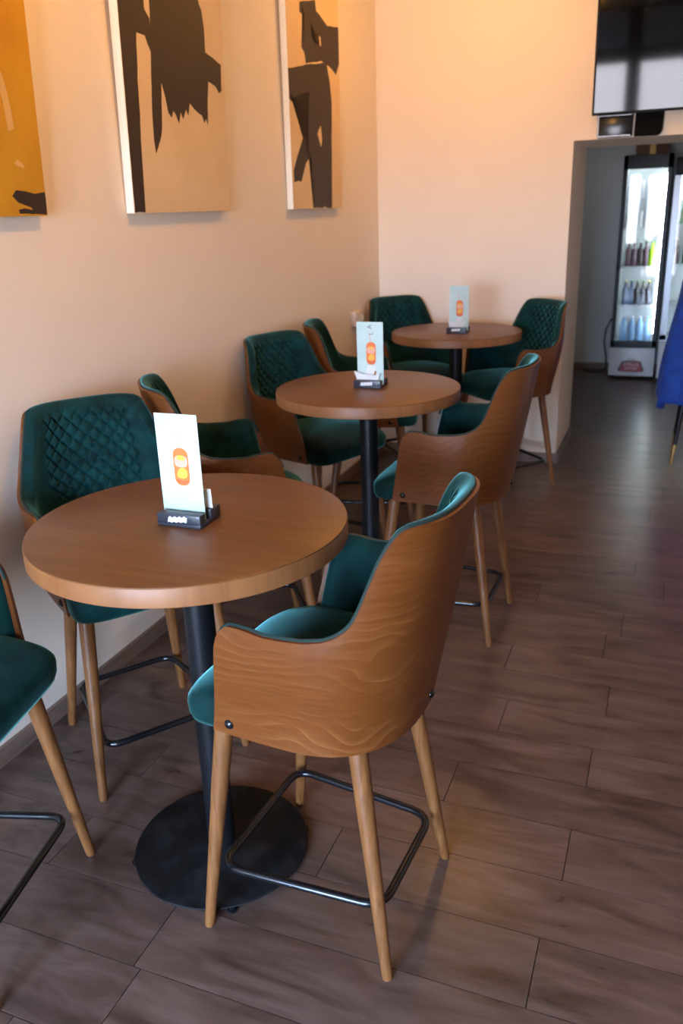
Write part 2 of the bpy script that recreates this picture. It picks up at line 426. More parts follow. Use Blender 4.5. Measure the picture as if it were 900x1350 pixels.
# ------------------------------------------------------------------ warm ceiling lamps
def ceiling_lamp(x, y, label, watts):
    t = empty('ceiling_lamp', (x, y, CEILZ), 0, label, 'lamp', 'warm ceiling lamps')
    ob('canopy', lathe('canopy', [(0, 0), (0.05, 0), (0.05, -0.02), (0, -0.022)], M_BLACK, 24), t)
    ob('shade', lathe('shade', [(0.012, -0.02), (0.03, -0.03), (0.07, -0.10), (0.072, -0.10), (0.034, -0.026), (0.012, -0.018)], M_BLACK, 24), t)
    ob('bulb', lathe('bulb', [(0, -0.03), (0.014, -0.035), (0.03, -0.07), (0.026, -0.09), (0, -0.10)], M_BULB, 20), t)
    ld = bpy.data.lights.new('bulb_light', 'POINT'); ld.energy = watts; ld.color = (1.0, 0.46, 0.08); ld.shadow_soft_size = 0.05
    lo = bpy.data.objects.new('bulb_light', ld); COL.objects.link(lo); lo.parent = t; lo.location = (0, 0, -0.17)
ceiling_lamp(0.85, 4.55, 'warm glowing ceiling lamp with black shade over the far table', 14)
ceiling_lamp(1.00, 2.20, 'ceiling lamp with black shade added for warm light between the front and middle tables', 23)  # second lamp, out of view, added to warm the wall and tables

# ------------------------------------------------------------------ bar chairs
ZB, ZARM, ZTOP = 0.585, 0.862, 1.115
def sm(a, b, x):
    if a > b: return 1.0 - sm(b, a, x)
    t = max(0.0, min(1.0, (x - a) / (b - a))); return t * t * (3 - 2 * t)
def lerp(a, b, t): return a + (b - a) * t
AB = 0.56
_ZT = [(0.0, 1.094), (0.12, 1.094), (0.22, 1.092), (0.265, 1.088), (0.29, 1.080), (0.313, 1.062), (0.332, 1.036), (0.345, 1.006), (0.356, 0.972), (0.366, 0.940), (0.378, 0.914), (0.398, 0.895), (0.426, 0.881), (0.46, 0.871), (0.50, 0.865), (0.58, 0.862), (0.66, 0.864), (0.76, 0.869), (0.86, 0.870), (1.0, 0.868)]
def ztop(a):
    a = abs(a)
    for i in range(len(_ZT) - 1):
        if a <= _ZT[i + 1][0]: break
    P = lambda k: _ZT[max(0, min(len(_ZT) - 1, k))]
    (x0, y0), (x1, y1), (x2, y2), (x3, y3) = P(i - 1), P(i), P(i + 1), P(i + 2)
    h = x2 - x1; t = max(0.0, min(1.0, (a - x1) / h))
    m1 = (y2 - y0) / max(1e-6, x2 - x0); m2 = (y3 - y1) / max(1e-6, x3 - x1)
    z = (2*t**3 - 3*t**2 + 1) * y1 + (t**3 - 2*t**2 + t) * h * m1 + (-2*t**3 + 3*t**2) * y2 + (t**3 - t**2) * h * m2
    if a > 0.88:
        q = min(1.0, (a - 0.88) / 0.12); z -= 0.055 * (1 - math.sqrt(max(0, 1 - q * q)))
    return z
def asamples(segs):
    pos = []
    for x0, x1, n in segs: pos += [lerp(x0, x1, i / n) for i in range(n)]
    pos.append(segs[-1][1])
    return [-p for p in pos[:0:-1]] + pos
def plan(a, z):
    s = 1 if a >= 0 else -1; a = abs(a)
    if z < 0.86: w = lerp(0.246, 0.278, sm(ZB, 0.86, z))
    else: w = lerp(0.278, 0.238, sm(0.86, 1.1, z))
    b = lerp(-0.250, -0.348, (z - ZB) / (ZTOP - ZB)); u0 = -0.03
    uf = lerp(0.150, 0.098, (z - ZB) / (ZARM - ZB)) if z < ZARM else 0.098
    n = lerp(2.4, 3.0, (z - ZB) / (ZTOP - ZB))
    if a < AB:
        f = a / AB * PI / 2
        u = u0 - (u0 - b) * max(0.0, math.cos(f)) ** (2 / n); v = w * math.sin(f) ** (2 / n)
    else:
        t = (a - AB) / (1 - AB); u = lerp(u0, uf, t); v = w - 0.006 * t * t
    return u, s * v
def shell_pt(a, z, off):
    e = 0.012
    p = plan(a, z); p1 = plan(max(-1, a - e), z); p2 = plan(min(1, a + e), z); pz = plan(a, min(z + 0.01, 1.2))
    ta = Vector((p2[0] - p1[0], p2[1] - p1[1], 0)); tz = Vector((pz[0] - p[0], pz[1] - p[1], 0.01))
    n = ta.cross(tz).normalized()
    if n.dot(Vector((p[0] + 0.02, p[1], 0))) < 0: n = -n
    return Vector((p[0], p[1], z)) - n * off
def solid_grid(name, A, T, outer, inner, material):
    """closed slab between two grids of points"""
    V = []; F = []; na, nt_ = len(A), len(T)
    for fn in (outer, inner):
        for a in A:
            for t in T: V.append(fn(a, t))
    K = na * nt_
    idx = lambda g, i, j: g * K + i * nt_ + j
    for i in range(na - 1):
        for j in range(nt_ - 1):
            F.append((idx(0, i, j), idx(0, i + 1, j), idx(0, i + 1, j + 1), idx(0, i, j + 1)))
            F.append((idx(1, i, j), idx(1, i, j + 1), idx(1, i + 1, j + 1), idx(1, i + 1, j)))
    for i in range(na - 1):
        for j in (0, nt_ - 1):
            F.append((idx(0, i, j), idx(1, i, j), idx(1, i + 1, j), idx(0, i + 1, j)))
    for j in range(nt_ - 1):
        for i in (0, na - 1):
            F.append((idx(0, i, j), idx(0, i, j + 1), idx(1, i, j + 1), idx(1, i, j)))
    me = mesh_from(name, V, F, material, True); me.set_sharp_from_angle(angle=math.radians(45)); return me
def make_shell():
    A = asamples([(0, .26, 10), (.26, .46, 26), (.46, .86, 10), (.86, 1.0, 12)]); T = [j / 20 for j in range(21)]
    PLY = 0.011
    return solid_grid('shell', A, T, lambda a, t: shell_pt(a, lerp(ZB, ztop(a), t), 0.0), lambda a, t: shell_pt(a, lerp(ZB, ztop(a), t), PLY), M_PLY)
# arc length along the back for the quilting
_arc = [0.0]
_N = 200
for i in range(_N):
    p, q_ = plan(i / _N, 0.95), plan((i + 1) / _N, 0.95)
    _arc.append(_arc[-1] + math.hypot(p[0] - q_[0], p[1] - q_[1]))
def arc(a):
    s = 1 if a >= 0 else -1; x = abs(a) * _N; i = min(_N - 1, int(x)); return s * lerp(_arc[i], _arc[i + 1], x - i)
def make_padding():
    A = asamples([(0, .27, 80), (.27, .46, 44), (.46, .965, 30)]); NT = 90
    T = [j / NT for j in range(NT + 1)]
    z0 = 0.64
    def zz(a, t): return lerp(z0, ztop(a) + 0.003 * sm(0.42, 0.26, abs(a)) + 0.002, t)
    def outer(a, t):
        return shell_pt(a, zz(a, t), 0.0115)
    def inner(a, t):
        z = zz(a, t); zt = zz(a, 1.0)
        d = min(zt - z, (0.965 - abs(a)) * 0.6)
        d = max(0.0, d)
        th = 0.005 + 0.029 * (min(1.0, d / 0.055) * (2 - min(1.0, d / 0.055))) ** 0.8
        s = arc(a)
        if abs(s) < 0.26 and z > 0.74:
            fade = sm(0.20, 0.14, abs(s)) * sm(0.775, 0.82, z) * sm(1.075, 1.045, z)
            k = 0.050
            g = 0.0
            for c in ((s + (z - 0.93)), (s - (z - 0.93))):
                c = c / k; dist = abs(c - round(c)) * k * 0.707
                g = max(g, math.exp(-(dist / 0.0045) ** 2))
            th += fade * (0.005 - 0.013 * g)
        return shell_pt(a, z, 0.0115 + th)
    return solid_grid('upholstery', A, T, outer, inner, M_VELVET)
def make_piping():
    A = asamples([(0, .26, 8), (.26, .46, 20), (.46, .86, 8), (.86, 1.0, 10)])
    pts = [shell_pt(a, ztop(a) + 0.001, 0.0115) for a in A]
    return tube('piping', pts, 0.0042, M_PIPE, 6)
def make_seat():
    half = [(0.252, 0.0), (0.252, 0.10), (0.248, 0.185), (0.222, 0.232), (0.165, 0.240), (0.05, 0.226), (-0.08, 0.216), (-0.16, 0.18), (-0.205, 0.11), (-0.215, 0.0)]
    poly = half + [(u, -v) for u, v in half[-2:0:-1]]
    poly = smooth_poly(poly, 2)
    n = len(poly)
    rings = [(0.90, 0.583), (0.975, 0.586), (0.995, 0.600), (1.0, 0.630), (0.995, 0.655), (0.965, 0.674), (0.90, 0.686), (0.75, 0.694), (0.5, 0.699), (0.2, 0.701)]
    V = []; F = []
    for sc, z in rings:
        for u, v in poly:
            # the front edge of the cushion slopes
            cu = 0.02; uu = cu + (u - cu) * sc
            zf = z - sm(0.60, 0.69, z) * 0.034 * sm(0.08, 0.25, uu)
            V.append((uu, v * sc, zf))
    for r in range(len(rings) - 1):
        for i in range(n):
            j = (i + 1) % n; F.append((r * n + i, r * n + j, (r + 1) * n + j, (r + 1) * n + i))
    F.append(tuple(range(n))); F.append(tuple(range((len(rings) - 1) * n, len(rings) * n)))
    me = mesh_from('seat', V, F, M_VELVET, True); return me
LEGS = [((0.150, 0.190), (0.222, 0.238)), ((0.150, -0.190), (0.222, -0.238)), ((-0.150, 0.150), (-0.236, 0.204)), ((-0.150, -0.150), (-0.236, -0.204))]
def leg_me(top, foot):
    p0 = Vector((*top, 0.60)); p1 = Vector((*foot, 0.0)); d = (p1 - p0)
    ts = [0, 0.3, 0.6, 0.985, 1.0]; rr = [0.0225, 0.0205, 0.017, 0.0128, 0.0115]
    return tube('leg', [p0 + d * t for t in ts], 0, M_LEG, 16, radii=rr)
def make_footrest():
    z = 0.157; k = 1 - z / 0.60
    f = (lerp(0.150, 0.222, k) - 0.004, lerp(0.190, 0.238, k) - 0.027); r = (lerp(-0.150, -0.236, k) + 0.004, lerp(0.150, 0.204, k) - 0.027)
    c = [(f[0], f[1]), (r[0], r[1]), (r[0], -r[1]), (f[0], -f[1])]
    pts = []
    R = 0.055
    for i in range(4):
        p = Vector(c[i]); a = (Vector(c[i - 1]) - p).normalized(); b = (Vector(c[(i + 1) % 4]) - p).normalized()
        p0 = p + a * R; p2 = p + b * R
        for s in range(9):
            t = s / 8; q = p0 * (1 - t) ** 2 + p * 2 * t * (1 - t) + p2 * t * t
            pts.append((q.x, q.y, z))
    return tube('footrest', pts, 0.0102, M_BLACKG, 10, closed=True)
def make_bolt():
    return lathe('bolt', [(0, 0.0075), (0.004, 0.0072), (0.0085, 0.005), (0.0115, 0.0015), (0.0115, -0.002), (0, -0.002)], M_BLACKG, 16)
def bolt_at(a, z, me, parent):
    p = shell_pt(a, z, 0.0); n = (shell_pt(a, z, -0.01) - p).normalized()
    o = ob('bolt', me, parent, p); o.rotation_mode = 'QUATERNION'; o.rotation_quaternion = Vector((0, 0, 1)).rotation_difference(n)
    return o
def make_chair():
    t = empty('bar_chair', (0, 0, 0))
    ob('shell', make_shell(), t); up = ob('upholstery', make_padding(), t); ob('piping', make_piping(), up)
    ob('seat', make_seat(), t)
    for top, foot in LEGS: ob('leg', leg_me(top, foot), t)
    ob('footrest', make_footrest(), t)
    bme = make_bolt()
    for a, z in ((0.90, 0.612), (-0.90, 0.612), (-0.03, 0.612)): bolt_at(a, z, bme, t)
    return t
CH = [
 (1.192, 1.541, 176.1, 'foreground green bar chair with wooden back to the camera, at the front table'),
 (0.356, 1.141, 12.0, 'green bar chair cut off by the left edge of the photo'),
 (0.380, 1.940, -36.0, 'bar chair with broad quilted green backrest against the wall at the front table'),
 (0.430, 2.610, 36.0, 'bar chair half hidden behind the front table and its menu card, wooden arm showing'),
 (1.087, 3.094, 179.0, 'bar chair on the aisle side of the middle table, curved wooden back to camera'),
 (0.368, 3.489, -20.2, 'bar chair with quilted green back, wall side of the middle table'),
 (0.398, 4.135, 18.0, 'bar chair side on against the wall, just behind the middle table'),
 (0.362, 5.120, -44.0, 'bar chair with green back in the room corner left of the far table'),
 (0.970, 4.955, 225.0, 'bar chair right of the far table by the doorway, quilted back facing camera'),
]
ch0 = make_chair()
for i, (x, y, a, lab) in enumerate(CH):
    o = ch0 if i == 0 else copy_tree(ch0)
    o.location = (x, y, 0); o.rotation_euler = (0, 0, math.radians(a))
    tag(o, lab, 'chair', 'green velvet bar chairs around the three tables')

# ------------------------------------------------------------------ round pedestal tables
TZ = 0.963
def make_table():
    t = empty('round_table', (0, 0, 0))
    ob('tabletop', lathe('tabletop', [(0, TZ - 0.003), (0, TZ), (0.3715, TZ), (0.3735, TZ - 0.001), (0.3735, TZ - 0.006), (0.3, TZ - 0.008), (0, TZ - 0.008)][1:], M_TOP, 96), t)
    ob('edge_band', lathe('edge_band', [(0.345, TZ - 0.0035), (0.3735, TZ - 0.0035), (0.375, TZ - 0.006), (0.375, TZ - 0.044), (0.373, TZ - 0.046), (0.0, TZ - 0.046)], M_EDGE, 96), t)
    ob('mounting_plate', lathe('mounting_plate', [(0, TZ - 0.046), (0.13, TZ - 0.046), (0.13, TZ - 0.052), (0, TZ - 0.052)], M_BLACK, 40), t)
    ob('pole', lathe('pole', [(0, TZ - 0.05), (0.0375, TZ - 0.05), (0.0375, 0.02), (0, 0.02)], M_BLACK, 48), t)
    ob('base_plate', lathe('base_plate', [(0, 0.024), (0.055, 0.024), (0.06, 0.0215), (0.228, 0.018), (0.235, 0.016), (0.236, 0.012), (0.232, 0.009), (0, 0.009)], M_TBASE, 80), t)
    lm = lathe('leveling_foot', [(0, 0.012), (0.008, 0.012), (0.008, 0.006), (0.013, 0.005), (0.013, 0.0), (0, 0.0)], M_BLACK, 16)
    for k in range(4):
        a = math.radians(-55 + 90 * k); ob('leveling_foot', lm, t, (0.231 * math.cos(a), 0.231 * math.sin(a), 0))
    return t
TABS = [(0.8536, 1.5663, 'front round wooden table on a black pedestal, nearest the camera'), (0.7434, 3.1384, 'middle round wooden table on a black pedestal'),
        (0.7054, 4.7849, 'far round wooden table on a black pedestal beside the far wall')]
t0 = make_table()
for i, (x, y, lab) in enumerate(TABS):
    o = t0 if i == 0 else copy_tree(t0)
    o.location = (x, y, 0); tag(o, lab, 'table', 'round pedestal tables along the wall')

# ------------------------------------------------------------------ menu holders and cards
def rrect(x0, x1, z0, z1, r, n=5):
    out = []
    for cx, cz, a0 in ((x1 - r, z1 - r, 0), (x0 + r, z1 - r, 90), (x0 + r, z0 + r, 180), (x1 - r, z0 + r, 270)):
        for k in range(n + 1):
            a = math.radians(a0 + 90 * k / n); out.append((cx + r * math.cos(a), cz + r * math.sin(a)))
    return out
def holder(x, y, rz, where):
    t = empty('menu_holder', (x, y, TZ), rz, 'dark plastic menu holder with white mark on ' + where, 'menu holder', 'dark menu holders on the tables')
    bm = bmesh.new()
    # two blocks and a slot floor, so that the card stands in a real slot
    box_into(bm, -0.0575, 0.0575, -0.048, 0.048, 0.0, 0.012, 0.0025)
    box_into(bm, -0.0575, 0.0575, -0.048, -0.0245, 0.006, 0.032, 0.0025)
    box_into(bm, -0.0575, 0.0575, 0.002, 0.048, 0.006, 0.032, 0.0025)
    ob('stand', bm_mesh('stand', bm, M_HOLD, True, math.radians(40)), t)
    pts = []
    for k in range(17):
        u = k / 16; pts.append((-0.026 + 0.050 * u, 0.0222 + 0.0035 * u + (0.0028 if k % 4 in (1, 2) else 0.0)))
    for k in range(16, -1, -1):
        u = k / 16; pts.append((-0.029 + 0.050 * u, 0.0115 + 0.0035 * u - (0.0022 if k % 4 in (0, 3) else 0.0)))
    ob('logo_mark', prism('logo_mark', pts, -0.0486, -0.0478, M_WHITE), t)
    return t
def menu_card(x, y, rz, lean, where, variant):
    t = empty('menu_card', (x, y, TZ + 0.0125), rz, 'upright mint menu card printed with an orange cocktail glass on ' + where, 'menu card', 'cocktail menu cards')
    t.rotation_euler = (math.radians(lean), 0, rz)
    ob('card', box('card', -0.0555, 0.0555, -0.0008, 0.0008, 0.0, 0.247, M_CARD), t)
    F = -0.0009
    def pr(name, poly, m, lift=0.0): ob(name, prism(name, poly, F - 0.0003 - lift, F + 0.0002, m), t)
    cx = 0.004
    pr('printed_glass', rrect(cx - 0.020, cx + 0.020, 0.078, 0.168, 0.017), M_ORANGE)
    pr('printed_ice', rrect(cx - 0.017, cx + 0.017, 0.122, 0.150, 0.011), M_PPINK, 0.0002)
    pr('printed_slice', smooth_poly([(cx - 0.016, 0.098), (cx - 0.006, 0.122), (cx + 0.014, 0.120), (cx + 0.015, 0.100), (cx + 0.004, 0.094)], 2), M_PYEL, 0.0002)
    pr('printed_slice', smooth_poly([(cx - 0.012, 0.140), (cx - 0.008, 0.152), (cx + 0.010, 0.150), (cx + 0.012, 0.138)], 2), M_PYEL, 0.0004)
    pr('printed_syrup', smooth_poly([(cx - 0.018, 0.088), (cx, 0.080), (cx + 0.018, 0.088), (cx + 0.012, 0.092), (cx, 0.087), (cx - 0.012, 0.094)], 1), M_DORANGE, 0.0003)
    pr('printed_straw', [(cx - 0.002, 0.166), (cx + 0.001, 0.166), (cx - 0.005, 0.206), (cx - 0.008, 0.206)], M_PPINK)
    if variant == 1:
        pr('printed_straw', [(cx + 0.017, 0.082), (cx + 0.019, 0.082), (cx + 0.036, 0.040), (cx + 0.034, 0.040)], M_PPINK)
    else:
        pr('printed_napkin', [(cx - 0.032, 0.02), (cx + 0.024, 0.02), (cx + 0.018, 0.072), (cx - 0.016, 0.076)], M_WHITE)
        pr('printed_stick', [(cx + 0.008, 0.024), (cx + 0.016, 0.022), (cx + 0.022, 0.052), (cx + 0.014, 0.054)], M_PBROWN, 0.0003)
    if variant == 2:
        text_obj('lettering', 'A', 0.026, M_PGREY, t, (0.000, F - 0.0004, 0.228), (PI / 2, -PI / 2, 0))
        text_obj('lettering', 'L', 0.024, M_PGREY, t, (0.006, F - 0.0004, 0.202), (PI / 2, -PI / 2, 0))
    return t
def leaflet(x, y, rz, w, h, lean, z, label):
    t = tag(ob('leaflet', box('leaflet', -w / 2, w / 2, -0.001, 0.001, 0, h, M_WHITE), None, (x, y, z), (math.radians(lean), 0, math.radians(rz))), label, 'leaflet')
    return t
def prism_leaf(x, y, z, poly, label, rz=0, lean=0):
    return tag(ob('leaflet', prism('leaflet', poly, -0.001, 0.001, M_WHITE), None, (x, y, z), (math.radians(lean), 0, rz)), label, 'leaflet')
HR = -0.0
holder(0.856, 1.565, HR, 'the front table'); menu_card(0.852, 1.5535, HR, 0, 'the front table', 1)
prism_leaf(0.862, 1.578, TZ + 0.033, [(-0.05, 0), (0.052, 0), (0.050, 0.046), (-0.045, 0.040)], 'small white leaflet standing behind the front table menu card')
holder(0.752, 3.152, HR, 'the middle table'); menu_card(0.756, 3.1405, HR, 0, 'the middle table', 2)
prism_leaf(0.748, 3.120, TZ + 0.033, [(-0.044, 0), (0.046, 0), (0.058, 0.030), (0.030, 0.018), (-0.02, 0.022), (-0.056, 0.034)], 'white folded leaflet leaning in front of the middle table menu card')
holder(0.732, 4.720, HR, 'the far table'); menu_card(0.738, 4.7085, HR, 0, 'the far table', 3)
prism_leaf(0.730, 4.690, TZ + 0.033, [(-0.042, 0), (0.042, 0), (0.054, 0.034), (-0.05, 0.030)], 'white leaflet with slanted sides in front of the far table menu card')

# ------------------------------------------------------------------ paintings on the left wall
def jitter_poly(poly, amp, seed, lim):
    rr = random.Random(seed); out = []
    for i in range(len(poly)):
        a, b = poly[i], poly[(i + 1) % len(poly)]
        L = math.hypot(b[0] - a[0], b[1] - a[1]); k = max(1, int(L / 0.03))
        for s in range(k):
            t = s / k; j = amp if s else 0
            y = lerp(a[0], b[0], t) + rr.uniform(-j, j); z = lerp(a[1], b[1], t) + rr.uniform(-j, j)
            out.append((min(max(y, lim[0]), lim[1]), min(max(z, lim[2]), lim[3])))
    return out
def painting(name, y0, y1, h, lean, strokes, cmat, label):
    t = empty(name, (0.0, 0, 1.656), 0, label, 'painting', 'abstract canvases on the left wall')
    D = 0.033
    t.location = (0.002, 0, 1.656); t.rotation_euler = (0, math.radians(lean), 0)
    ob('stretcher', box('stretcher', 0.0, D, y0, y1, 0, h, M_CEDGE, 0.002), t)
    ob('canvas_face', box('canvas_face', D - 0.0005, D + 0.0006, y0 + 0.001, y1 - 0.001, 0.001, h - 0.001, cmat), t)
    for k, (poly, m, lift) in enumerate(strokes):
        p = jitter_poly(poly, 0.0022, k + 5, (y0 + 0.002, y1 - 0.002, 0.002, h - 0.002))
        ob('brush_stroke', prism('brush_stroke', p, D + 0.0005, D + 0.0012 + lift, m, 'yz'), t)
    return t
P0 = [([(2.206, 0.069), (2.205, 0.004), (2.154, 0.007), (2.138, 0.025), (2.085, 0.039), (2.064, 0.057), (2.081, 0.073), (2.118, 0.071), (2.16, 0.064)], M_PAINT, 0),
      ([(2.084, 0.019), (2.109, 0.023), (2.154, 0.016), (2.15, 0.006), (2.087, 0.008)], M_PAINT, 0),
      ([(2.078, 0.385), (2.091, 0.35), (2.103, 0.28), (2.105, 0.238), (2.081, 0.232), (2.074, 0.294), (2.068, 0.331)], M_PALE, 0),
      ([(2.088, 0.146), (2.104, 0.157), (2.122, 0.147), (2.13, 0.134), (2.103, 0.138)], M_PALE, 0),
      ([(1.72, 0.62), (1.80, 0.66), (1.86, 0.30), (1.82, 0.12), (1.75, 0.28)], M_PAINT, 0)]
painting('abstract_painting', 1.50, 2.209, 1.05, 2.5, P0, M_YCANVAS, 'ochre yellow abstract canvas with dark corner stroke, leftmost of the three')
P1 = [([(2.675, 1.0), (2.80, 1.0), (2.787, 0.704), (2.771, 0.585), (2.757, 0.443), (2.755, 0.329), (2.743, 0.196), (2.742, 0.087), (2.742, 0.003), (2.675, 0.003)], M_PAINT, 0),
      ([(2.739, 0.80), (2.84, 0.84), (2.829, 0.668), (2.859, 0.643), (2.852, 0.541), (2.835, 0.564), (2.823, 0.585), (2.799, 0.586), (2.771, 0.587), (2.747, 0.63)], M_PAINT, 0.0004),
      ([(2.875, 0.92), (3.18, 0.95), (3.202, 0.782), (3.21, 0.751), (3.227, 0.732), (3.241, 0.668), (3.241, 0.59), (3.363, 0.562), (3.359, 0.466), (3.338, 0.455), (3.313, 0.476), (3.249, 0.49), (3.233, 0.329), (3.22, 0.352), (3.206, 0.334), (3.19, 0.36), (3.158, 0.368), (3.1, 0.397), (3.085, 0.352), (3.07, 0.372), (3.045, 0.336), (3.03, 0.36), (3.013, 0.319), (2.994, 0.348), (2.978, 0.36), (2.963, 0.335), (2.943, 0.35), (2.928, 0.403), (2.907, 0.449), (2.89, 0.285), (2.881, 0.263), (2.861, 0.234), (2.841, 0.206), (2.833, 0.249), (2.838, 0.389), (2.854, 0.536), (2.864, 0.649)], M_PAINT, 0.0002)]
painting('abstract_painting', 2.672, 3.387, 1.05, 2.0, P1, M_CANVAS, 'beige abstract canvas with broad dripping black brush strokes, middle of the three')
P2 = [([(4.222, 0.942), (4.418, 0.984), (4.429, 0.944), (4.349, 0.908), (4.355, 0.817), (4.39, 0.793), (4.498, 0.786), (4.492, 0.722), (4.372, 0.702), (4.276, 0.683), (4.261, 0.731), (4.226, 0.748), (4.244, 0.807), (4.256, 0.766), (4.276, 0.889), (4.218, 0.9)], M_PAINT, 0),
      ([(4.382, 0.935), (4.445, 0.936), (4.573, 0.895), (4.732, 0.914), (4.732, 0.738), (4.685, 0.68), (4.593, 0.708), (4.492, 0.718), (4.479, 0.828), (4.375, 0.856), (4.329, 0.912)], M_PAINT, 0.0002),
      ([(4.058, 0.637), (4.135, 0.649), (4.297, 0.682), (4.548, 0.721), (4.588, 0.637), (4.609, 0.545), (4.576, 0.003), (4.504, 0.004), (4.476, 0.012), (4.438, 0.004), (4.311, 0.005), (4.307, 0.107), (4.311, 0.265), (4.233, 0.223), (4.166, 0.132), (4.121, 0.135), (4.08, 0.127), (4.076, 0.184), (4.156, 0.281), (4.283, 0.425), (4.306, 0.562), (4.161, 0.529), (4.058, 0.504)], M_PAINT, 0.0004),
      ([(4.396, 0.371), (4.444, 0.412), (4.457, 0.343), (4.44, 0.307)], M_CANVAS, 0.0008)]
painting('abstract_painting', 4.055, 4.735, 1.05, 0.6, P2, M_CANVAS, 'narrow beige abstract canvas with figure-like black strokes, rightmost near the corner')

# ------------------------------------------------------------------ socket, television, boxes under it
s = empty('wall_socket', (0.0, 4.99, 1.0), 0, 'ivory double wall socket on the left wall near the corner', 'socket')
ob('cover_plate', box('cover_plate', 0.0, 0.035, -0.075, 0.075, -0.045, 0.045, M_IVORY, 0.006), s)
for dy in (-0.035, 0.035):
    ob('outlet', lathe('outlet', [(0.022, 0.0), (0.022, 0.003), (0.019, 0.003), (0.017, -0.001), (0, -0.001)], M_CEDGE, 20), s, (0.0355, dy, 0), (0, PI / 2, 0))
tv = empty('television', (2.01, 5.405, 2.105), 0, 'large black flat television on the wall above the doorway', 'television')
tv.rotation_euler = (math.radians(4.8), 0, 0)
ob('casing', box('casing', -0.68, 0.68, 0.0, 0.045, 0.0, 0.79, M_TVB, 0.004), tv)
ob('bezel', boxes('bezel', [(-0.68, 0.68, -0.008, 0.002, 0, 0.014), (-0.68, 0.68, -0.008, 0.002, 0.778, 0.79), (-0.68, -0.669, -0.008, 0.002, 0.012, 0.78), (0.669, 0.68, -0.008, 0.002, 0.012, 0.78)], M_TVB), tv)
ob('screen', box('screen', -0.670, 0.670, -0.0045, 0.001, 0.013, 0.779, M_TVS), tv)
ob('wall_bracket', boxes('wall_bracket', [(-0.2, 0.2, 0.04, 0.068, 0.25, 0.55)], M_BLACK), tv)
b1 = empty('receiver_box', (1.457, 5.48, 2.05), 0, 'small glossy black box on the wall under the television', 'receiver box')
ob('case', box('case', -0.097, 0.097, -0.045, 0.0, -0.062, 0.060, M_BLACKG, 0.008), b1)
ob('rim', boxes('rim', [(-0.090, 0.090, -0.048, -0.044, -0.058, -0.053), (-0.090, 0.090, -0.048, -0.044, 0.050, 0.054), (-0.093, -0.089, -0.048, -0.044, -0.055, 0.052)], M_ALU), b1)
b2 = empty('bracket_plate', (1.642, 5.48, 2.05), 0, 'matt black plate with rounded corner hanging below the television', 'bracket')
ob('plate', prism('plate', [(-0.075, 0.07), (-0.077, -0.064), (0.05, -0.064), (0.066, -0.056), (0.075, -0.035), (0.078, 0.07)], -0.03, 0.0, M_MATT), b2)

# ------------------------------------------------------------------ drinks fridges in the back room
def bottle_me(name, kind, m, cap):
    if kind == 'bottle': pf = [(0, 0), (0.028, 0), (0.030, 0.004), (0.030, 0.125), (0.026, 0.15), (0.0135, 0.178), (0.0125, 0.215), (0.0, 0.215)]
    elif kind == 'can': pf = [(0, 0), (0.026, 0), (0.032, 0.008), (0.032, 0.125), (0.026, 0.135), (0, 0.135)]
    else: pf = [(0, 0), (0.034, 0), (0.036, 0.006), (0.034, 0.08), (0.036, 0.15), (0.030, 0.19), (0.014, 0.225), (0.014, 0.245), (0, 0.245)]
    return lathe(name, pf, m, 16)
CAPS = {k: lathe('cap', [(0, 0.012), (0.0145, 0.011), (0.0155, 0.0), (0, 0.0)], mm, 14) for k, mm in (('y', M_CAPY), ('g', M_CAPG), ('w', M_CAPW))}
BM = {}
def put_bottle(x, y, z, kind, m, cap, label, group):
    key = (kind, m.name)
    if key not in BM: BM[key] = bottle_me('bottle_body', kind, m, cap)
    t = empty('bottle' if kind != 'can' else 'drink_can', (x, y, z), 0, label, 'bottle' if kind != 'can' else 'can', group)
    ob('body', BM[key], t)
    if kind != 'can': ob('cap', CAPS[cap], t, (0, 0, 0.214 if kind == 'bottle' else 0.244))
